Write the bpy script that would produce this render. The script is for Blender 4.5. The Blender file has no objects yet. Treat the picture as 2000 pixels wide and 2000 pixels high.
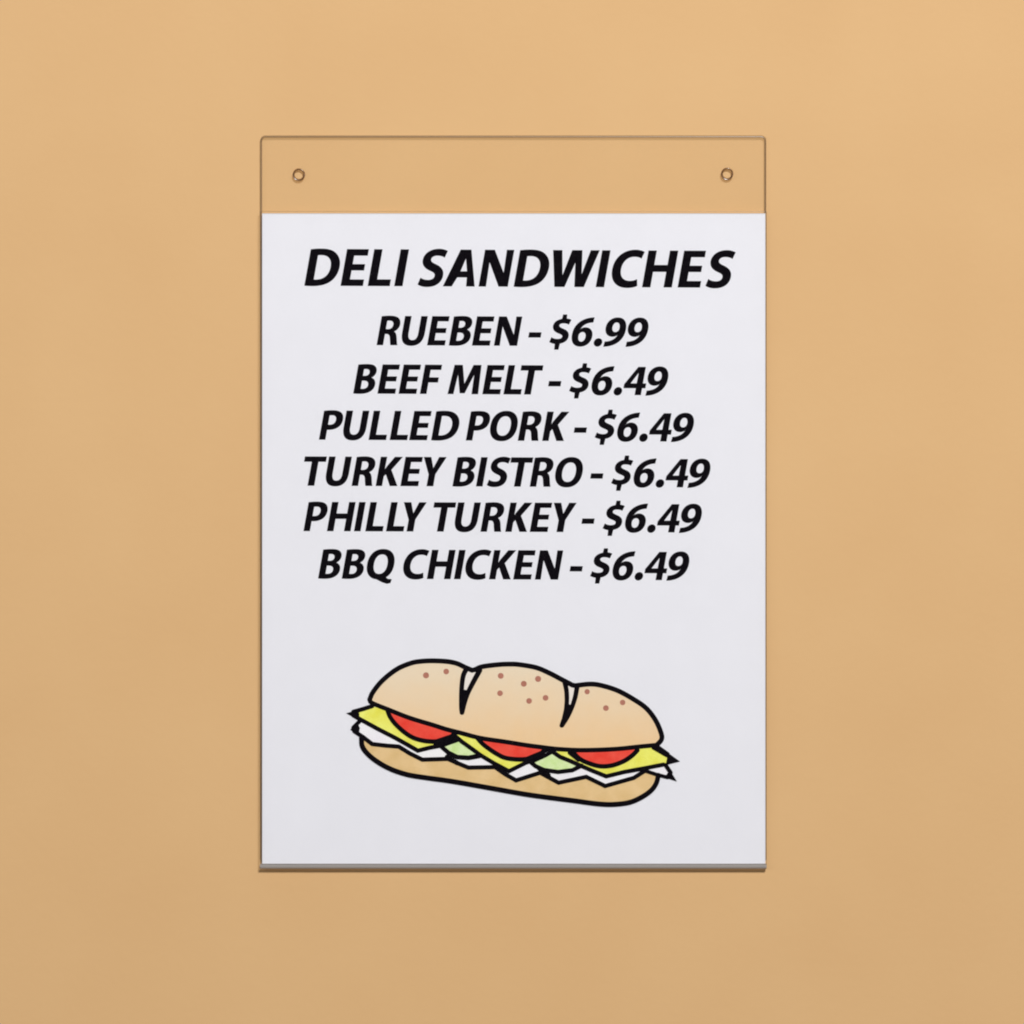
import bpy, bmesh, math, random
from mathutils import Vector
from mathutils.geometry import tessellate_polygon

random.seed(4)
scene = bpy.context.scene
COL = scene.collection

# ---------------------------------------------------------------- camera
# one photograph pixel (2000 px frame) is 0.2195 mm on the sheet (letter paper, 8.5 x 11 in)
S = 0.0002195
SHEET_Y = -0.0020            # front of the paper, in front of the wall plane y = 0
DIST = 1.55
cam_data = bpy.data.cameras.new("camera")
cam = bpy.data.objects.new("camera", cam_data)
COL.objects.link(cam)
cam.location = (0, SHEET_Y - DIST, 0)
cam.rotation_euler = (math.radians(90), 0, 0)
cam_data.sensor_width = 36
cam_data.lens = 36 * DIST / (2000 * S)
cam_data.clip_start = 0.05
cam_data.clip_end = 50
scene.camera = cam

# ---------------------------------------------------------------- world and studio lamps
world = bpy.data.worlds.new("World")
scene.world = world
world.use_nodes = True
bg = world.node_tree.nodes["Background"]
bg.inputs[0].default_value = (0.93, 0.97, 1.0, 1)
bg.inputs[1].default_value = 0.085


def area(name, loc, target, sx, sy, power, color):
    l = bpy.data.lights.new(name, 'AREA')
    l.shape = 'RECTANGLE'
    l.size, l.size_y = sx, sy
    l.energy = power
    l.color = color
    o = bpy.data.objects.new(name, l)
    COL.objects.link(o)
    o.location = loc
    d = Vector(target) - Vector(loc)
    o.rotation_euler = d.to_track_quat('-Z', 'Y').to_euler()
    return o


area("key_softbox", (0.68, -2.75, 1.85), (0, 0, 0.0), 0.60, 0.50, 113.0, (1.0, 0.99, 0.975))
area("fill_softbox", (-2.3, -2.2, 0.6), (0, 0, 0), 1.3, 1.3, 12.5, (1.0, 0.99, 0.98))

vs = scene.view_settings
vs.view_transform = 'Standard'
vs.look = 'None'
vs.gamma = 1
vs.exposure = 0
scene.render.resolution_x = 1024
scene.render.resolution_y = 1024
scene.cycles.filter_width = 2.0
scene.cycles.max_bounces = 16
scene.cycles.transmission_bounces = 16
scene.cycles.transparent_max_bounces = 16
scene.cycles.caustics_refractive = True
scene.cycles.caustics_reflective = True


# ---------------------------------------------------------------- materials
def lin(c):
    out = []
    for v in c:
        v /= 255.0
        out.append(v / 12.92 if v <= 0.04045 else ((v + 0.055) / 1.055) ** 2.4)
    return tuple(out) + (1,)


def base_mat(name):
    m = bpy.data.materials.new(name)
    m.use_nodes = True
    nt = m.node_tree
    return m, nt, nt.nodes["Principled BSDF"]


def mottled(name, c1, c2, scale, rough, bump_scale=0, bump=0.0, spec=0.3, detail=4):
    m, nt, p = base_mat(name)
    tc = nt.nodes.new("ShaderNodeTexCoord")
    n = nt.nodes.new("ShaderNodeTexNoise")
    n.inputs["Scale"].default_value = scale
    n.inputs["Detail"].default_value = detail
    r = nt.nodes.new("ShaderNodeValToRGB")
    r.color_ramp.elements[0].position = 0.3
    r.color_ramp.elements[1].position = 0.7
    r.color_ramp.elements[0].color = lin(c1)
    r.color_ramp.elements[1].color = lin(c2)
    nt.links.new(tc.outputs["Object"], n.inputs["Vector"])
    nt.links.new(n.outputs["Fac"], r.inputs["Fac"])
    nt.links.new(r.outputs["Color"], p.inputs["Base Color"])
    p.inputs["Roughness"].default_value = rough
    p.inputs["Specular IOR Level"].default_value = spec
    if bump_scale:
        n2 = nt.nodes.new("ShaderNodeTexNoise")
        n2.inputs["Scale"].default_value = bump_scale
        n2.inputs["Detail"].default_value = 5
        b = nt.nodes.new("ShaderNodeBump")
        b.inputs["Strength"].default_value = bump
        b.inputs["Distance"].default_value = 0.0004
        nt.links.new(tc.outputs["Object"], n2.inputs["Vector"])
        nt.links.new(n2.outputs["Fac"], b.inputs["Height"])
        nt.links.new(b.outputs["Normal"], p.inputs["Normal"])
    return m


M_WALL = mottled("painted_wall", (221, 178, 126), (224, 182, 130), 14, 0.75, 260, 0.18, 0.25)
M_PAPER = mottled("paper", (238, 237, 244), (240, 239, 246), 60, 0.85, 900, 0.10, 0.2)
M_INK = mottled("black_ink", (6, 3, 9), (16, 12, 18), 500, 0.7, 0, 0, 0.03)


def print_mat(name, c1, c2, scale=90):
    return mottled(name, c1, c2, scale, 0.8, 0, 0, 0.15)


def bun_mat(name, top, bottom, z0, z1):
    """printed colour blend that belongs to the drawing"""
    m, nt, p = base_mat(name)
    tc = nt.nodes.new("ShaderNodeTexCoord")
    sp = nt.nodes.new("ShaderNodeSeparateXYZ")
    mr = nt.nodes.new("ShaderNodeMapRange")
    mr.inputs["From Min"].default_value = z0
    mr.inputs["From Max"].default_value = z1
    n = nt.nodes.new("ShaderNodeTexNoise")
    n.inputs["Scale"].default_value = 130
    ad = nt.nodes.new("ShaderNodeMath")
    ad.operation = 'MULTIPLY_ADD'
    ad.inputs[1].default_value = 0.45
    sub = nt.nodes.new("ShaderNodeMath")
    sub.operation = 'SUBTRACT'
    sub.inputs[1].default_value = 0.22
    r = nt.nodes.new("ShaderNodeValToRGB")
    r.color_ramp.elements[0].color = lin(bottom)
    r.color_ramp.elements[1].color = lin(top)
    nt.links.new(tc.outputs["Object"], sp.inputs[0])
    nt.links.new(sp.outputs["Z"], mr.inputs["Value"])
    nt.links.new(tc.outputs["Object"], n.inputs["Vector"])
    nt.links.new(n.outputs["Fac"], ad.inputs[0])
    nt.links.new(mr.outputs[0], ad.inputs[2])
    nt.links.new(ad.outputs[0], sub.inputs[0])
    nt.links.new(sub.outputs[0], r.inputs["Fac"])
    nt.links.new(r.outputs["Color"], p.inputs["Base Color"])
    p.inputs["Roughness"].default_value = 0.8
    p.inputs["Specular IOR Level"].default_value = 0.15
    return m


def clear_sheet(name, tint=(0.993, 0.994, 0.992, 1), haze=0.0, ior=1.2, rough=0.06):
    """clear plastic without refraction: straight through, with the reflection of its surface;
    edge tint and haze stand in for the shade and reflections refraction would give"""
    m = bpy.data.materials.new(name)
    m.use_nodes = True
    nt = m.node_tree
    nt.nodes.clear()
    out = nt.nodes.new("ShaderNodeOutputMaterial")
    tr = nt.nodes.new("ShaderNodeBsdfTransparent")
    tr.inputs[0].default_value = tint
    gl = nt.nodes.new("ShaderNodeBsdfGlossy")
    gl.inputs["Roughness"].default_value = rough
    fr = nt.nodes.new("ShaderNodeFresnel")
    # the Fresnel node inverts the IOR on back faces; undo that, the sheet has no refraction
    geo = nt.nodes.new("ShaderNodeNewGeometry")
    ix = nt.nodes.new("ShaderNodeMapRange")
    ix.inputs["To Min"].default_value = ior
    ix.inputs["To Max"].default_value = 1 / ior
    nt.links.new(geo.outputs["Backfacing"], ix.inputs["Value"])
    nt.links.new(ix.outputs[0], fr.inputs["IOR"])
    mx = nt.nodes.new("ShaderNodeMixShader")
    nt.links.new(fr.outputs[0], mx.inputs[0])
    df = nt.nodes.new("ShaderNodeBsdfDiffuse")
    df.inputs[0].default_value = (0.80, 0.76, 0.73, 1)
    hz = nt.nodes.new("ShaderNodeMixShader")
    hz.inputs[0].default_value = haze
    nt.links.new(tr.outputs[0], hz.inputs[1])
    nt.links.new(df.outputs[0], hz.inputs[2])
    nt.links.new(hz.outputs[0], mx.inputs[1])
    nt.links.new(gl.outputs[0], mx.inputs[2])
    nt.links.new(mx.outputs[0], out.inputs[0])
    return m


M_ACRYLIC = clear_sheet("clear_acrylic")
M_EDGE = clear_sheet("cut_acrylic_edge", (0.72, 0.69, 0.63, 1), 0.03, 1.49, 0.28)  # tint paints in the dark line of a refracting edge
M_FOLD = clear_sheet("bent_acrylic_fold", (0.45, 0.40, 0.36, 1), 0.5, 1.3, 0.2)  # tint stands in for refracted shade, haze for white reflected from the paper
M_RIM = clear_sheet("drilled_acrylic_rim", (0.60, 0.52, 0.42, 1), 0.02, 1.49, 0.22)  # dark ring of the refracting hole wall is put into the tint


# ---------------------------------------------------------------- helpers
def px(x, y):
    """a point measured on the photograph, as metres on the sign"""
    return (x - 1000) * S, (1000 - y) * S


def link(name, me, mat, parent=None):
    me.name = name
    me.materials.clear()
    me.materials.append(mat)
    o = bpy.data.objects.new(name, me)
    COL.objects.link(o)
    if parent:
        o.parent = parent
    return o


def from_bm(name, bm, mat, parent=None, smooth=False):
    me = bpy.data.meshes.new(name)
    bm.normal_update()
    bm.to_mesh(me)
    bm.free()
    if smooth:
        for p in me.polygons:
            p.use_smooth = True
    return link(name, me, mat, parent)


def add_flat(bm, rings, y):
    """rings: [outer, hole, ...] of (x, z); adds triangles facing the camera (-y)"""
    # the tessellator fails now and then on a given orientation: check the area, else turn the outline
    def ar(p):
        return abs(sum(p[i][0] * p[(i + 1) % len(p)][1] - p[(i + 1) % len(p)][0] * p[i][1] for i in range(len(p)))) / 2
    mm = [[(u * 1000, v * 1000) for u, v in r] for r in rings]
    want = ar(mm[0]) - sum(ar(r) for r in mm[1:])
    best = None
    for ang in (0, 180, 37, 90, 143, 217, 290):
        c_, s_ = math.cos(math.radians(ang)), math.sin(math.radians(ang))
        flat = [[Vector((u * c_ - v * s_, u * s_ + v * c_, 0)) for u, v in r] for r in mm]
        allp = [p for r in flat for p in r]
        tr = tessellate_polygon(flat)
        got = sum(((allp[t[1]] - allp[t[0]]).cross(allp[t[2]] - allp[t[0]])).length / 2 for t in tr)
        err = abs(got - want) / max(want, 1e-9)
        if best is None or err < best[0]:
            best = (err, tr)
        if err < 0.002:
            break
    if best[0] > 0.01:
        print("TESSELLATION off by", round(best[0], 3), "at", rings[0][0])
    tris = best[1]
    pts = [p for r in rings for p in r]
    vs_ = [bm.verts.new((x, y, z)) for x, z in pts]
    for t in tris:
        a, b, c = (vs_[i] for i in t)
        n = (b.co - a.co).cross(c.co - a.co)
        if n.length < 1e-14:
            continue
        try:
            bm.faces.new((a, b, c) if n.y < 0 else (a, c, b))
        except ValueError:
            pass


def box(bm, x0, x1, y0, y1, z0, z1):
    v = [bm.verts.new((x, y, z)) for x in (x0, x1) for y in (y0, y1) for z in (z0, z1)]
    for f in ((0, 1, 3, 2), (4, 6, 7, 5), (0, 4, 5, 1), (2, 3, 7, 6), (0, 2, 6, 4), (1, 5, 7, 3)):
        bm.faces.new([v[i] for i in f])
    bmesh.ops.recalc_face_normals(bm, faces=bm.faces)


def smooth_line(pts, n=8, closed=False):
    """Catmull-Rom through the points"""
    P = [Vector(p) for p in pts]
    out = []
    N = len(P)
    rng = range(N if closed else N - 1)
    for i in rng:
        if closed:
            p0, p1, p2, p3 = P[i - 1], P[i], P[(i + 1) % N], P[(i + 2) % N]
        else:
            p1, p2 = P[i], P[i + 1]
            p0 = P[i - 1] if i > 0 else p1 * 2 - p2
            p3 = P[i + 2] if i + 2 < N else p2 * 2 - p1
        for k in range(n):
            t = k / n
            out.append(0.5 * ((2 * p1) + (p2 - p0) * t + (2 * p0 - 5 * p1 + 4 * p2 - p3) * t * t
                              + (3 * p1 - p0 - 3 * p2 + p3) * t ** 3))
    if not closed:
        out.append(P[-1])
    return [(p.x, p.y) for p in out]


# ---------------------------------------------------------------- wall
bm = bmesh.new()
box(bm, -1.6, 1.6, 0.0, 0.10, -1.6, 1.6)
wall = from_bm("wall", bm, M_WALL)
wall["kind"] = "structure"
wall["label"] = "smooth tan painted wall behind the clear sign holder"

# ---------------------------------------------------------------- sign holder (clear acrylic)
XL, XR = (508 - 1000) * S, (1497 - 1000) * S
Z_TOP = (1000 - 264) * S
Z_FRONT_TOP = (1000 - 413) * S
Z_BOT = (1000 - 1697) * S
Y_BACK0, Y_BACK1 = -0.0002, -0.0018
Y_FR0, Y_FR1 = -0.0026, -0.0036
holder = bpy.data.objects.new("sign_holder", None)
holder.empty_display_size = 0.02
COL.objects.link(holder)
HO = Vector(((XL + XR) / 2, 0, Z_BOT))
holder.location = HO
holder["label"] = "clear acrylic wall sign holder with two drilled holes in its bare top strip"
holder["category"] = "sign holder"


def child_at(o, root):
    """parent o to root while its mesh stays where it was built"""
    o.parent = root
    o.data.transform(__import__("mathutils").Matrix.Translation(-root.location))
    return o


def plate(name, rings, y0, y1, bevel, mat, res=4):
    """flat plate with rounded edges, built from a filled 2D curve and turned into a mesh"""
    cu = bpy.data.curves.new(name, 'CURVE')
    cu.dimensions = '2D'
    cu.fill_mode = 'BOTH'
    for r in rings:
        sp = cu.splines.new('POLY')
        sp.points.add(len(r) - 1)
        for i, (x, z) in enumerate(r):
            sp.points[i].co = (x, z, 0, 1)
        sp.use_cyclic_u = True
    th = abs(y1 - y0)
    cu.extrude = th / 2 - bevel
    cu.bevel_depth = bevel
    cu.bevel_resolution = res
    cu.offset = -bevel
    tmp = bpy.data.objects.new("tmp_curve", cu)
    COL.objects.link(tmp)
    dg = bpy.context.evaluated_depsgraph_get()
    me = bpy.data.meshes.new_from_object(tmp.evaluated_get(dg))
    bpy.data.objects.remove(tmp)
    b = bmesh.new()
    b.from_mesh(me)
    bpy.data.meshes.remove(me)
    bmesh.ops.remove_doubles(b, verts=b.verts, dist=1e-7)
    for v in b.verts:
        x, z, d = v.co
        v.co = (x, (y0 + y1) / 2 - d, z)
    bmesh.ops.recalc_face_normals(b, faces=b.faces)
    return from_bm(name, b, mat)


def rrect(x0, x1, z0, z1, r, n=8):
    out = []
    for cx, cz, a0 in ((x1 - r, z1 - r, 0), (x0 + r, z1 - r, 90), (x0 + r, z0 + r, 180), (x1 - r, z0 + r, 270)):
        for k in range(n + 1):
            a = math.radians(a0 + 90 * k / n)
            out.append((cx + r * math.cos(a), cz + r * math.sin(a)))
    return out


def circle(cx, cz, r, n=40, cw=False):
    pts = [(cx + r * math.cos(2 * math.pi * k / n), cz + r * math.sin(2 * math.pi * k / n)) for k in range(n)]
    return pts[::-1] if cw else pts


HOLES = [px(583.5, 340.5), px(1420.5, 339)]
HR = 0.00185
back = plate("back_panel", [rrect(XL, XR, Z_BOT + 0.0022, Z_TOP, 0.0022)] + [circle(x, z, HR, cw=True) for x, z in HOLES],
             Y_BACK0, Y_BACK1, 0.00078, M_ACRYLIC)
child_at(back, holder)

# front panel with the heat-bent fold that comes round under the sheet to the back panel
prof = [(Y_FR0, Z_FRONT_TOP), (Y_FR1, Z_FRONT_TOP)]
ro = (Y_BACK0 - Y_FR1) / 2
ri = (Y_BACK1 - Y_FR0) / 2
cyc = (Y_BACK0 + Y_FR1) / 2
zc = Z_BOT + ro
n = 14
for k in range(n + 1):
    a = math.pi + math.pi * k / n
    prof.append((cyc + ro * math.cos(a), zc + ro * math.sin(a)))
prof[-1] = (Y_BACK0, zc)
prof.append((Y_BACK0, Z_BOT + 0.00215))
prof.append((Y_BACK1, Z_BOT + 0.00215))
for k in range(n + 1):
    a = 2 * math.pi - math.pi * k / n
    prof.append((cyc + ri * math.cos(a), zc + 0.0002 + ri * math.sin(a)))
bm = bmesh.new()
A = [bm.verts.new((XL, y, z)) for y, z in prof]
B = [bm.verts.new((XR, y, z)) for y, z in prof]
N = len(prof)
for i in range(N):
    bm.faces.new((A[i], A[(i + 1) % N], B[(i + 1) % N], B[i]))
ea = bm.faces.new(A[::-1])
eb = bm.faces.new(B)
bmesh.ops.recalc_face_normals(bm, faces=bm.faces)
edges = list(ea.edges) + list(eb.edges)
top_edges = [e for e in bm.edges if all(abs(v.co.z - Z_FRONT_TOP) < 1e-6 for v in e.verts) and e not in edges]
bmesh.ops.bevel(bm, geom=edges + top_edges, offset=0.0003, segments=3, profile=0.5, affect='EDGES', clamp_overlap=True)
front = from_bm("front_panel", bm, M_ACRYLIC)
child_at(front, holder)

for o in (back, front):
    o.data.materials.append(M_EDGE)
    o.data.materials.append(M_FOLD)
    for p in o.data.polygons:
        if abs(p.normal.y) < 0.999:
            low = o is front and p.center.z < 0.0030 and abs(p.normal.x) < 0.5
            p.material_index = 2 if low else 1

# the polished rims of the two drilled holes are parts of their own
for hx, hz in HOLES:
    src = bmesh.new()
    src.from_mesh(back.data)
    rim = bmesh.new()
    rim.from_mesh(back.data)

    def near(f):
        c = f.calc_center_median() + holder.location
        return math.hypot(c.x - hx, c.z - hz) < HR + 0.00080 and abs(f.normal.y) < 0.999
    bmesh.ops.delete(src, geom=[f for f in src.faces if near(f)], context='FACES')
    bmesh.ops.delete(rim, geom=[f for f in rim.faces if not near(f)], context='FACES')
    src.to_mesh(back.data)
    src.free()
    me = bpy.data.meshes.new("hole_rim")
    rim.to_mesh(me)
    rim.free()
    ro_ = link("hole_rim", me, M_RIM)
    for p in me.polygons:
        p.material_index = 0
    ro_.parent = holder

# ---------------------------------------------------------------- menu sheet
bm = bmesh.new()
sx0, sz1 = px(512, 416.5)
sx1, sz0 = px(1495, 1687)
box(bm, sx0, sx1, SHEET_Y, SHEET_Y + 0.00012, sz0, sz1)
sheet_paper = from_bm("paper_sheet", bm, M_PAPER)
sheet = bpy.data.objects.new("menu_sheet", None)
sheet.empty_display_size = 0.02
COL.objects.link(sheet)
sheet.location = ((sx0 + sx1) / 2, SHEET_Y, sz0)
sheet["label"] = "white printed deli sandwich price list with a sandwich drawing, inside the clear holder"
sheet["category"] = "menu"
child_at(sheet_paper, sheet)

# ---------------------------------------------------------------- lettering (bold italic capitals)
# outlines in cap heights, drawn upright; slanted when placed
def P(s):
    """tiny path reader: M/L points, C cubic segments"""
    tok = s.replace(',', ' ').split()
    out, i, cmd = [], 0, 'M'
    while i < len(tok):
        if tok[i] in 'MLC':
            cmd = tok[i]
            i += 1
        if cmd in 'ML':
            out.append((float(tok[i]), float(tok[i + 1])))
            i += 2
        else:
            c = [float(v) for v in tok[i:i + 6]]
            i += 6
            p0 = out[-1]
            for k in range(1, 11):
                t = k / 10
                u = 1 - t
                out.append((u ** 3 * p0[0] + 3 * u * u * t * c[0] + 3 * u * t * t * c[2] + t ** 3 * c[4],
                            u ** 3 * p0[1] + 3 * u * u * t * c[1] + 3 * u * t * t * c[3] + t ** 3 * c[5]))
    if abs(out[0][0] - out[-1][0]) + abs(out[0][1] - out[-1][1]) < 1e-6:
        out.pop()
    return out


def ell(cx, cy, rx, ry, e=2.25, n=44, a0=0, a1=360):
    out = []
    for k in range(n):
        a = math.radians(a0 + (a1 - a0) * k / n)
        c, s_ = math.cos(a), math.sin(a)
        out.append((cx + rx * math.copysign(abs(c) ** (2 / e), c), cy + ry * math.copysign(abs(s_) ** (2 / e), s_)))
    return out


SIX = [P("M .665 .985 C .29 .975 0 .78 0 .385 C 0 .14 .12 -.02 .345 -.02 C .57 -.02 .70 .14 .70 .33 C .70 .52 .58 .635 .425 .635 C .345 .635 .28 .605 .235 .555 C .28 .71 .41 .81 .65 .825"),
       P("M .35 .135 C .26 .135 .215 .23 .215 .34 C .215 .43 .27 .49 .35 .49 C .44 .49 .485 .41 .485 .32 C .485 .21 .43 .135 .35 .135")]
GL = {
    'I': [P("M 0 0 L .21 0 L .21 1 L 0 1")],
    'E': [P("M 0 0 L .60 0 L .60 .16 L .21 .16 L .21 .43 L .555 .43 L .555 .585 L .21 .585 L .21 .84 L .585 .84 L .585 1 L 0 1")],
    'F': [P("M 0 0 L .21 0 L .21 .40 L .54 .40 L .54 .56 L .21 .56 L .21 .84 L .575 .84 L .575 1 L 0 1")],
    'H': [P("M 0 0 L .21 0 L .21 .43 L .595 .43 L .595 0 L .805 0 L .805 1 L .595 1 L .595 .60 L .21 .60 L .21 1 L 0 1")],
    'L': [P("M 0 0 L .59 0 L .59 .165 L .21 .165 L .21 1 L 0 1")],
    'N': [P("M 0 0 L .185 0 L .172 .68 L .55 0 L .79 0 L .79 1 L .605 1 L .62 .36 L .255 1 L 0 1")],
    'M': [P("M 0 0 L .185 0 L .235 .68 L .415 .03 L .575 .03 L .80 .68 L .835 0 L 1.045 0 L .985 1 L .725 1 L .512 .34 L .335 1 L .065 1")],
    'T': [P("M .27 0 L .485 0 L .485 .835 L .745 .835 L .745 1 L 0 1 L 0 .835 L .27 .835")],
    'Y': [P("M .27 0 L .485 0 L .485 .41 L .77 1 L .53 1 L .385 .61 L .24 1 L 0 1 L .27 .40")],
    'K': [P("M 0 0 L .205 0 L .205 .33 L .275 .415 L .49 0 L .735 0 L .43 .555 L .745 1 L .49 1 L .265 .665 L .205 .56 L .205 1 L 0 1")],
    'A': [P("M 0 0 L .225 0 L .335 .25 L .615 .25 L .64 0 L .855 0 L .59 1 L .31 1"), P("M .39 .40 L .595 .40 L .49 .78")],
    'W': [P("M .21 0 L .475 0 L .665 .68 L .765 0 L 1.01 0 L 1.265 1 L 1.04 1 L .895 .33 L .79 1 L .525 1 L .37 .30 L .235 1 L 0 1")],
    'O': [ell(.463, .5, .463, .52), ell(.463, .5, .245, .35)],
    'C': [P("M .795 .965 C .72 1.0 .64 1.02 .54 1.02 C .22 1.02 0 .81 0 .48 C 0 .17 .19 -.02 .49 -.02 C .60 -.02 .70 0 .755 .035 L .72 .20 C .66 .17 .60 .155 .535 .155 C .34 .155 .225 .28 .225 .485 C .225 .71 .36 .845 .55 .845 C .62 .845 .69 .83 .745 .80")],
    'D': [P("M 0 0 L 0 .99 C .08 1.005 .17 1.01 .28 1.01 C .46 1.01 .59 .98 .69 .90 C .79 .82 .865 .70 .865 .53 C .865 .34 .79 .20 .69 .12 C .58 .03 .41 -.01 .21 -.01 C .12 -.01 .05 -.005 0 0"),
          P("M .21 .155 L .21 .84 C .24 .85 .28 .85 .32 .85 C .51 .85 .635 .73 .635 .52 C .635 .28 .50 .15 .27 .15")],
    'B': [P("M 0 0 L 0 .99 C .06 1.0 .17 1.01 .28 1.01 C .41 1.01 .49 1.0 .56 .955 C .62 .915 .66 .855 .66 .77 C .66 .66 .59 .58 .50 .545 C .61 .52 .69 .435 .69 .31 C .69 .21 .645 .135 .58 .085 C .50 .02 .38 -.01 .21 -.01 C .12 -.01 .05 -.005 0 0"),
          P("M .21 .60 L .21 .85 C .235 .856 .26 .857 .29 .857 C .385 .857 .44 .81 .44 .73 C .44 .65 .38 .60 .28 .60"),
          P("M .21 .15 L .21 .45 L .285 .45 C .395 .45 .465 .40 .465 .30 C .465 .195 .39 .145 .285 .145 C .25 .145 .23 .147 .21 .15")],
    'P': [P("M 0 0 L 0 .99 C .07 1.0 .17 1.01 .28 1.01 C .43 1.01 .53 .985 .60 .93 C .66 .88 .695 .80 .695 .70 C .695 .60 .66 .515 .60 .455 C .52 .38 .40 .345 .275 .345 C .25 .345 .225 .347 .205 .35 L .205 0"),
          P("M .205 .51 L .205 .845 C .23 .85 .26 .855 .295 .855 C .41 .855 .47 .80 .47 .69 C .47 .575 .40 .505 .275 .505 C .25 .505 .22 .507 .205 .51")],
    'R': [P("M 0 0 L 0 .99 C .07 1.0 .17 1.01 .28 1.01 C .56 1.01 .675 .90 .675 .725 C .675 .59 .585 .505 .495 .47 C .575 .435 .61 .36 .635 .25 C .66 .14 .68 .04 .70 0 L .48 0 C .465 .03 .445 .11 .42 .225 C .395 .345 .35 .39 .26 .39 L .205 .39 L .205 0"),
          P("M .205 .54 L .205 .85 C .23 .855 .26 .857 .295 .857 C .395 .857 .455 .80 .455 .705 C .455 .60 .39 .54 .28 .54")],
    'U': [P("M 0 1 L .21 1 L .21 .41 C .21 .24 .28 .16 .385 .16 C .50 .16 .565 .24 .565 .41 L .565 1 L .775 1 L .775 .43 C .775 .13 .64 -.02 .385 -.02 C .13 -.02 0 .12 0 .43")],
    'S': [P("M 0 .045 C .07 0 .16 -.02 .26 -.02 C .52 -.02 .64 .12 .64 .29 C .64 .43 .56 .52 .40 .59 C .28 .64 .23 .67 .23 .74 C .23 .79 .28 .85 .40 .85 C .49 .85 .56 .825 .60 .80 L .65 .965 C .60 .99 .52 1.02 .41 1.02 C .17 1.02 .02 .89 .02 .72 C .02 .57 .13 .48 .29 .42 C .40 .375 .425 .34 .425 .28 C .425 .21 .37 .155 .26 .155 C .17 .155 .09 .18 .04 .215")],
    '$': [P("M 0 .13 C .06 .10 .13 .075 .20 .07 L .215 -.13 L .345 -.13 L .36 .08 C .54 .11 .62 .21 .62 .33 C .62 .45 .54 .53 .40 .58 C .28 .63 .23 .65 .23 .71 C .23 .76 .28 .79 .37 .79 C .46 .79 .52 .77 .56 .75 L .61 .90 C .57 .92 .52 .935 .45 .94 L .435 1.08 L .31 1.08 L .30 .93 C .12 .90 .03 .80 .03 .69 C .03 .55 .13 .48 .28 .43 C .38 .39 .415 .37 .415 .32 C .415 .26 .36 .225 .25 .225 C .17 .225 .09 .25 .04 .28")],
    '6': SIX,
    '9': [[(.70 - x, .965 - y) for x, y in r] for r in SIX],
    '4': [P("M .43 0 L .63 0 L .63 .24 L .745 .24 L .745 .39 L .63 .39 L .63 .965 L .385 .965 L 0 .37 L 0 .24 L .43 .24"), P("M .195 .39 L .43 .39 L .43 .78")],
    '.': [ell(.14, .12, .138, .138, 2, 20)],
    '-': [P("M 0 .29 L .41 .29 L .41 .455 L 0 .455")],
}
_q = ell(.463, .5, .463, .52, 2.25, 60)
_q = [p for k, p in enumerate(_q) if not (44 < k < 50)]          # open the ring at the lower right for the tail
_i = 45
_q[_i:_i] = [(.62, -.12), (.80, -.175), (.91, -.15), (.93, -.03), (.80, -.02)]
GL['Q'] = [_q, ell(.463, .5, .245, .35)]

SLANT = 0.178
Y_PRINT = SHEET_Y - 0.00003


def A_(z):          # first reading strip: photograph x from an enlargement that starts at 560
    return 560 + z / 4.2


def B_(z):          # second strip, starting at 1000
    return 1000 + z / 4.2


def price(d, last):
    """the price after its dollar sign; offsets in cap heights"""
    digs = "6.99" if last == 9 else "6.49"
    return [('$', d)] + [(c, d + o * 56.0) for c, o in zip(digs, (.743, 1.55, 1.875, 2.65))]


def embolden(r, hole, d):
    """push an outline out (or a counter in) by d cap heights"""
    n = len(r)
    area2 = sum(r[i][0] * r[(i + 1) % n][1] - r[(i + 1) % n][0] * r[i][1] for i in range(n))
    sg = (1 if area2 > 0 else -1) * (-1 if hole else 1)
    out = []
    for i in range(n):
        a, b_, c = Vector(r[i - 1]), Vector(r[i]), Vector(r[(i + 1) % n])
        t0, t1 = (b_ - a), (c - b_)
        if t0.length < 1e-9 or t1.length < 1e-9:
            out.append(r[i])
            continue
        n0 = Vector((t0.y, -t0.x)).normalized()
        n1 = Vector((t1.y, -t1.x)).normalized()
        m = (n0 + n1)
        if m.length < 1e-6:
            out.append(r[i])
            continue
        m.normalize()
        k = max(0.6, m.dot(n0))
        q = b_ + m * (sg * d / k)
        out.append((q.x, q.y))
    return out


for _g in GL:
    GL[_g] = [embolden(r, k > 0, 0.011) for k, r in enumerate(GL[_g])]

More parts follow.
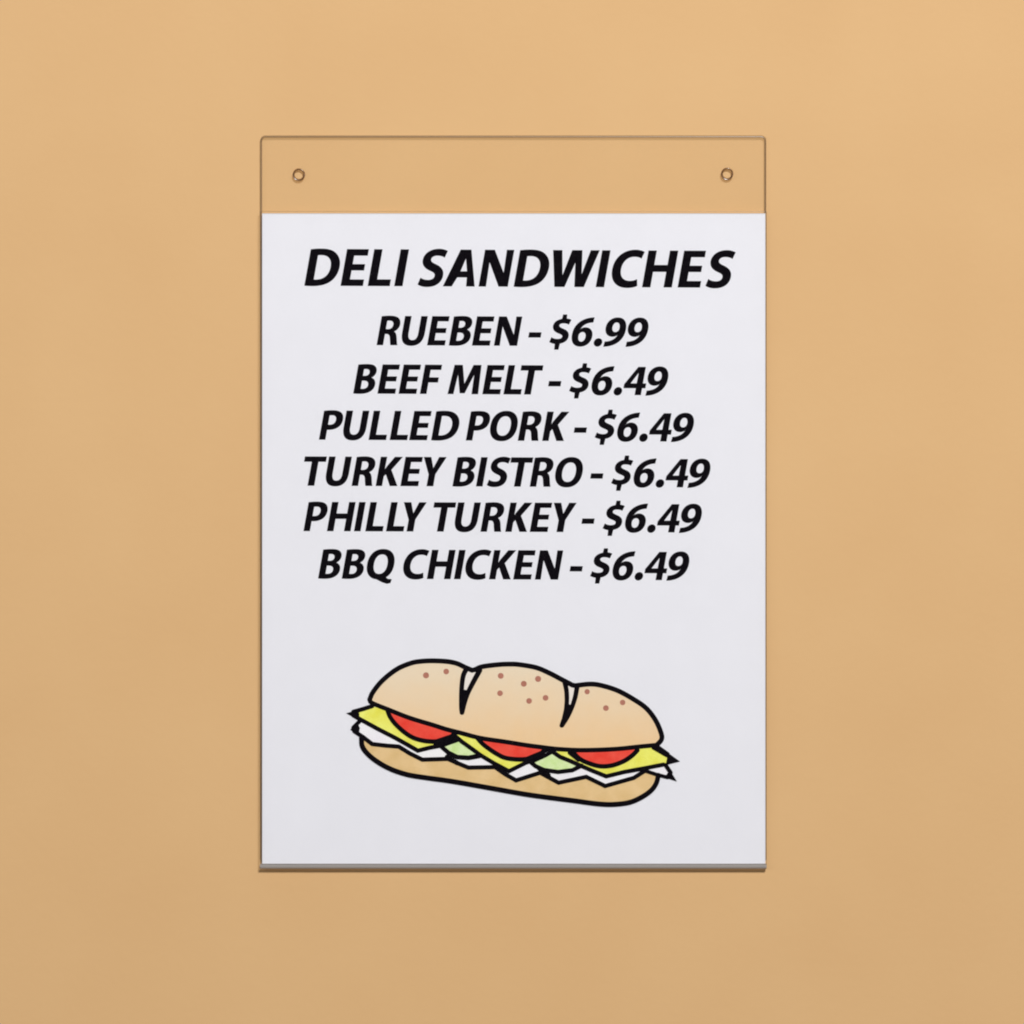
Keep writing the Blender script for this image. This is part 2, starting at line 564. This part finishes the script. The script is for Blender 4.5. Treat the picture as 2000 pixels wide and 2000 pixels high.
LINES = [
    ("heading", "DELI SANDWICHES in large bold italic capitals", 70.5, (595, 557.3), (1420, 561.2),
     [('D', A_(148)), ('E', A_(445)), ('L', A_(668)), ('I', A_(885)), ('S', A_(1075)), ('A', A_(1285)), ('N', A_(1577)),
      ('D', B_(17)), ('W', B_(288)), ('I', B_(690)), ('C', B_(799)), ('H', B_(1070)), ('E', B_(1362)), ('S', B_(1588))]),
    ("menu_line", "RUEBEN - $6.99", 56, (736, 673.5), (1267, 676.0),
     [('R', A_(740)), ('U', A_(931)), ('E', A_(1154)), ('B', A_(1332)), ('E', A_(1522)), ('N', A_(1702)), ('-', B_(124))]
     + price(B_(303), 9)),
    ("menu_line", "BEEF MELT - $6.49", 56, (690, 768.0), (1306, 771.5),
     [('B', A_(548)), ('E', A_(747)), ('E', A_(920)), ('F', A_(1095)), ('M', A_(1322)), ('E', A_(1607)), ('L', A_(1780)),
      ('T', B_(38)), ('-', B_(287))] + price(B_(466), 4)),
    ("menu_line", "PULLED PORK - $6.49", 56, (623, 858.2), (1356, 862.0),
     [('P', A_(267)), ('U', A_(451)), ('L', A_(674)), ('L', A_(847)), ('E', A_(1007)), ('D', A_(1187)), ('P', A_(1472)),
      ('O', A_(1652)), ('R', B_(50)), ('K', B_(250)), ('-', B_(497)), ('$', B_(676))] + price(B_(676), 4)[1:]),
    ("menu_line", "TURKEY BISTRO - $6.49", 56, (594, 948.0), (1388, 951.5),
     [('T', A_(110)), ('U', A_(308)), ('R', A_(535)), ('K', A_(732)), ('E', A_(935)), ('Y', A_(1086)), ('B', A_(1362)),
      ('I', A_(1555)), ('S', A_(1642)), ('T', A_(1803)), ('R', B_(148)), ('O', B_(338)), ('-', B_(632))] + price(B_(811), 4)),
    ("menu_line", "PHILLY TURKEY - $6.49", 56, (592, 1036.7), (1372, 1039.5),
     [('P', A_(140)), ('H', A_(332)), ('I', A_(554)), ('L', A_(647)), ('L', A_(817)), ('Y', A_(922)), ('T', A_(1171)),
      ('U', A_(1366)), ('R', A_(1592)), ('K', A_(1795)), ('E', B_(148)), ('Y', B_(304)), ('-', B_(560))] + price(B_(741), 4)),
    ("menu_line", "BBQ CHICKEN - $6.49", 56, (620, 1129.3), (1350, 1132.8),
     [('B', A_(260)), ('B', A_(454)), ('Q', A_(641)), ('C', A_(940)), ('H', A_(1152)), ('I', A_(1374)), ('C', A_(1450)),
      ('K', A_(1662)), ('E', B_(12)), ('N', B_(190)), ('-', B_(463))] + price(B_(638), 4)),
]
for name, text, ch, (ax, ay), (bx_, by), items in LINES:
    bm = bmesh.new()
    tilt = (by - ay) / (bx_ - ax)
    for g, x0 in items:
        rings = []
        for r in GL[g]:
            pts = []
            for u, v in r:
                X = x0 + (u + SLANT * v) * ch
                pts.append(px(X, ay + (X - ax) * tilt - v * ch))
            rings.append(pts)
        add_flat(bm, rings, Y_PRINT)
    o = from_bm(name, bm, M_INK)
    o["label"] = "printed black line reading " + text if name == "menu_line" else "printed title reading " + text
    child_at(o, sheet)

# ---------------------------------------------------------------- sandwich drawing
LY = [0]


def layer(step=0.000003):
    LY[0] += 1
    return Y_PRINT - LY[0] * step


def fill(name, pts, mat, parent, smooth=False):
    if smooth:
        pts = smooth_line(pts, 6, True)
    b = bmesh.new()
    add_flat(b, [[px(*p) for p in pts]], layer())
    return child_at_abs(name, b, mat, parent)


def child_at_abs(name, b, mat, parent):
    o = from_bm(name, b, mat)
    base = parent
    off = Vector((0, 0, 0))
    while base:
        off += base.location
        base = base.parent
    o.data.transform(__import__("mathutils").Matrix.Translation(-off))
    o.parent = parent
    return o


M_BUN_T = bun_mat("bun_print", (241, 221, 193), (244, 208, 162), 0.052, 0.084)
M_BUN_B = print_mat("bun_bottom_print", (226, 190, 132), (240, 206, 154), 110)
M_CHEESE = print_mat("cheese_print", (236, 230, 84), (250, 250, 128), 160)
M_TOMATO = print_mat("tomato_print", (240, 66, 52), (250, 92, 76), 160)
M_LETTUCE = print_mat("lettuce_print", (206, 234, 152), (236, 250, 200), 260)
M_WHITE = print_mat("white_print", (248, 243, 250), (253, 252, 254), 160)
M_SLASH = print_mat("slash_print", (240, 230, 222), (247, 238, 230), 160)
M_SEED = print_mat("seed_print", (176, 116, 98), (190, 128, 110), 300)

TOP = smooth_line([(722, 1366), (729, 1351), (747, 1329), (775, 1307), (803, 1295), (823, 1291.5), (846, 1290.5), (874, 1292),
                   (893, 1296), (908, 1303), (922, 1309)], 6) \
    + smooth_line([(927, 1308), (942, 1302), (973, 1298), (996, 1297), (1015, 1298), (1048, 1304), (1074, 1315), (1097, 1327), (1118, 1338)], 6) \
    + smooth_line([(1123, 1339), (1153, 1336), (1176, 1339), (1207, 1349), (1238, 1366), (1262, 1383), (1280, 1406), (1291, 1431),
                   (1292, 1444), (1283, 1455)], 6)
UNDER = smooth_line([(1283, 1455), (1251, 1458), (1200, 1463), (1138, 1465), (1091, 1463), (1060, 1459.5), (1026, 1455), (989, 1449),
                     (939, 1441.5), (902, 1432), (871, 1424), (846, 1416), (800, 1402), (759, 1386), (727, 1373), (722, 1366)], 6)
EDGE = [(685, 1425), (710, 1440), (727, 1453), (753, 1456), (779, 1458), (800, 1471), (825, 1483.5), (875, 1482), (893, 1490),
        (915, 1499), (967, 1498), (987, 1512), (1008, 1524), (1055, 1509), (1091, 1528.5), (1145, 1517), (1182, 1535),
        (1238, 1519), (1260, 1505)]
BASE = smooth_line([(706, 1441), (708, 1458), (720, 1474), (741, 1490), (766, 1503), (797, 1513), (834, 1519), (871, 1524), (902, 1529),
                    (964, 1540), (1026, 1551), (1076, 1558), (1120, 1563.5), (1145, 1567), (1170, 1570), (1195, 1571), (1225, 1568),
                    (1247, 1560), (1269, 1546), (1281, 1531), (1286, 1514)], 6)

# the drawing's ink comes first so that the colour patches can hang on it
draw_root = None
b = bmesh.new()
INKY = [0]


def ink(pts, w=9.0, w1=None, sm=0, cap=True):
    """one inked stroke as a ribbon with round ends"""
    if sm:
        pts = smooth_line(pts, sm)
    P_ = [Vector(px(*p)) for p in pts]
    keep = [P_[0]]
    for p in P_[1:]:
        if (p - keep[-1]).length > 1e-6:
            keep.append(p)
    P_ = keep
    INKY[0] += 1
    y = Y_PRINT - 0.00012 - INKY[0] * 0.0000025
    n = len(P_)
    L, R = [], []
    for i, p in enumerate(P_):
        d0 = (P_[i] - P_[i - 1]).normalized() if i > 0 else None
        d1 = (P_[i + 1] - P_[i]).normalized() if i < n - 1 else None
        if d0 is None:
            d0 = d1
        if d1 is None:
            d1 = d0
        t = (d0 + d1).normalized()
        nrm = Vector((-t.y, t.x))
        k = max(0.5, nrm.dot(Vector((-d0.y, d0.x))))
        wd = (w + ((w1 if w1 is not None else w) - w) * i / max(1, n - 1)) * S / 2 / k
        L.append(p + nrm * wd)
        R.append(p - nrm * wd)
    ring = [tuple(p) for p in L] + [tuple(p) for p in R[::-1]]
    va = [b.verts.new((q[0], y, q[1])) for q in [tuple(p) for p in L]]
    vb = [b.verts.new((q[0], y, q[1])) for q in [tuple(p) for p in R]]
    for i in range(n - 1):
        f = b.faces.new((va[i], va[i + 1], vb[i + 1], vb[i]))
        f.normal_update()
        if f.normal.y > 0:
            f.normal_flip()
    if cap:
        for p, ww in ((P_[0], w), (P_[-1], w1 if w1 is not None else w)):
            INKY[0] += 1
            add_flat(b, [circle(p.x, p.y, ww * S / 2, 12)], Y_PRINT - 0.00012 - INKY[0] * 0.0000025)


def blot(pts):
    INKY[0] += 1
    add_flat(b, [[px(*p) for p in pts]], Y_PRINT - 0.00012 - INKY[0] * 0.0000025)


ink(TOP, 9.6)
ink(UNDER, 8.8)
# the two slashes in the crust
ink([(911, 1306), (904.5, 1321), (901.5, 1348), (901, 1379), (902, 1392)], 10, 8.5, 6)
ink([(937, 1309), (924.5, 1332), (914.5, 1352), (908, 1371), (903, 1392)], 10.5, 8, 6)
blot([(900, 1346), (914, 1348), (903.5, 1395), (899, 1394)])
ink([(1103, 1332), (1106.5, 1350), (1107, 1372), (1104, 1395), (1097, 1417)], 9.5, 8.5, 6)
ink([(1127, 1342), (1123.5, 1361), (1117.5, 1380), (1108.5, 1400), (1098, 1417)], 9.8, 8, 6)
blot([(1104, 1374), (1118, 1377), (1100, 1420), (1094, 1417)])
# cheese corner, left
ink([(727, 1379), (708, 1385), (690, 1390)], 8.3)
blot([(676, 1393), (700, 1386), (702, 1396), (700, 1406)])
ink([(690, 1397), (704, 1405), (737, 1423), (772, 1441), (797, 1455), (816, 1466), (840, 1460), (862, 1456)], 8.3)
# white slice, left corner and the long zigzag edge
ink([(704, 1407), (690, 1421)], 8)
blot([(684, 1425), (698, 1411), (703, 1422), (700, 1436)])
ink([(692, 1428)] + EDGE[1:], 8.2)
# slices of tomato
ink([(757, 1388), (762, 1400), (772, 1413.5), (790, 1430), (809, 1441.5), (834, 1447.5), (859, 1447.5), (877, 1442), (888, 1432)], 8.4, 9, 5)
blot([(845, 1446), (892, 1430), (894, 1440), (868, 1455), (848, 1460)])
ink([(933, 1442), (941, 1451), (952, 1460), (970, 1472), (989, 1480.5), (1020, 1483), (1045, 1478), (1066, 1464)], 8.4, 9, 5)
blot([(1018, 1482), (1062, 1464), (1080, 1463), (1066, 1470), (1050, 1484), (1030, 1493)])
ink([(1119, 1468), (1130, 1480), (1145, 1488.5), (1170, 1496), (1194, 1495), (1217, 1487), (1234, 1476), (1245, 1465)], 8.4, 9, 5)
# lettuce and the cheese edge between the tomatoes
ink([(862, 1458), (876, 1470), (893, 1478.5), (915, 1480), (936, 1476)], 8.2, 9.5)
ink([(889, 1437), (903, 1449), (914.5, 1457), (939, 1475), (964, 1490), (994, 1506), (1014, 1496), (1034, 1486)], 8.0)
ink([(862, 1456), (893, 1445)], 8)
ink([(873, 1478), (893, 1490)], 9)
ink([(1034, 1486), (1046, 1496), (1062, 1503.5), (1090, 1507.5), (1118, 1504), (1136, 1495)], 8.2)
ink([(1042, 1486), (1064, 1476), (1082, 1466)], 7)
ink([(1078, 1467), (1094, 1478), (1114, 1486), (1136, 1496), (1157, 1505), (1184, 1516), (1219, 1507.5), (1260, 1500), (1296, 1493)], 8.0)
ink([(1052, 1500), (1072, 1514)], 8)
ink([(1112, 1470), (1130, 1484)], 7)
# cheese and white corners, right
ink([(1283, 1458), (1304, 1473)], 8.5)
blot([(1296, 1464), (1328, 1487), (1300, 1494), (1303, 1480)])
ink([(1276, 1460), (1302, 1475)], 7)
ink([(1300, 1494), (1310, 1509)], 8)
blot([(1302, 1494), (1322, 1526), (1298, 1518), (1305, 1508)])
ink([(1260, 1505), (1281, 1512), (1304, 1518)], 7)
ink(BASE, 9.6)
INK = b
root_bm = INK
drawing = from_bm("sandwich_drawing", root_bm, M_INK)
drawing["label"] = "printed cartoon of a long filled roll with a black outline"
child_at(drawing, sheet)

fill("bottom_bun", [(707, 1441)] + BASE + [(1286, 1514), (1262, 1504), (1238, 1515), (1182, 1530), (1145, 1513), (1091, 1522),
     (1055, 1506), (1008, 1518), (967, 1495), (915, 1495), (875, 1479), (825, 1480), (779, 1455), (727, 1450)], M_BUN_B, drawing)
fill("white_slice", [(688, 1425), (704, 1407), (720, 1412), (760, 1430), (816, 1460), (862, 1455), (940, 1470), (994, 1500), (1034, 1484),
     (1090, 1500), (1136, 1490), (1184, 1508), (1260, 1496), (1300, 1492), (1312, 1518), (1281, 1513), (1260, 1505)]
     + EDGE[::-1][1:], M_WHITE, drawing)
fill("lettuce", [(858, 1458), (890, 1446), (905, 1453), (937, 1474), (920, 1479), (893, 1479), (874, 1470)], M_LETTUCE, drawing)
fill("lettuce", [(1040, 1488), (1064, 1476), (1082, 1470), (1104, 1482), (1134, 1495), (1118, 1504), (1090, 1506), (1060, 1502)], M_LETTUCE, drawing)
fill("cheese", [(682, 1394), (727, 1380), (756, 1386), (762, 1402), (790, 1430), (820, 1443), (862, 1448), (862, 1456), (840, 1460),
     (816, 1466), (797, 1455), (737, 1423)], M_CHEESE, drawing)
fill("cheese", [(890, 1434), (930, 1440), (950, 1458), (975, 1474), (1000, 1480), (1032, 1482), (1034, 1486), (994, 1506), (939, 1475)], M_CHEESE, drawing)
fill("cheese", [(1084, 1464), (1112, 1466), (1130, 1480), (1150, 1489), (1175, 1494), (1200, 1492), (1220, 1484), (1244, 1464), (1276, 1458),
     (1320, 1486), (1260, 1500), (1219, 1507), (1184, 1516), (1136, 1496), (1094, 1476)], M_CHEESE, drawing)
fill("tomato", smooth_line([(755, 1386), (762, 1400), (772, 1413), (790, 1430), (809, 1441), (834, 1447), (859, 1447), (877, 1442), (890, 1430)], 4)
     + [(846, 1416), (800, 1402)], M_TOMATO, drawing)
fill("tomato", smooth_line([(931, 1440), (952, 1460), (970, 1472), (989, 1480), (1020, 1483), (1045, 1478), (1068, 1461)], 4)
     + [(1026, 1455), (989, 1449)], M_TOMATO, drawing)
fill("tomato", smooth_line([(1117, 1465), (1130, 1480), (1145, 1488), (1170, 1496), (1194, 1495), (1217, 1487), (1234, 1476), (1246, 1459)], 4)
     + [(1200, 1463)], M_TOMATO, drawing)
fill("top_bun", TOP + UNDER[1:-1], M_BUN_T, drawing)
fill("crust_slash", [(911, 1306), (937, 1309), (924, 1332), (912, 1353), (902, 1353), (903, 1325)], M_SLASH, drawing)
fill("crust_slash", [(1103, 1332), (1127, 1342), (1122, 1365), (1112, 1388), (1106, 1386), (1107, 1360)], M_SLASH, drawing)
for sx, sy, r in ((832, 1319, 6), (871.5, 1311.6, 5.6), (978, 1320, 5.8), (1023, 1335.5, 5.8), (1051, 1326, 6), (976.6, 1354, 5.6), (1033.4, 1369, 5.6),
                  (1065.6, 1363, 5.6), (1146.8, 1351, 5.2), (1183.4, 1383, 5.6), (1216, 1372, 5.4)):
    bb = bmesh.new()
    cx, cz = px(sx, sy)
    add_flat(bb, [circle(cx, cz, r * S, 14)], layer())
    child_at_abs("seed", bb, M_SEED, drawing)
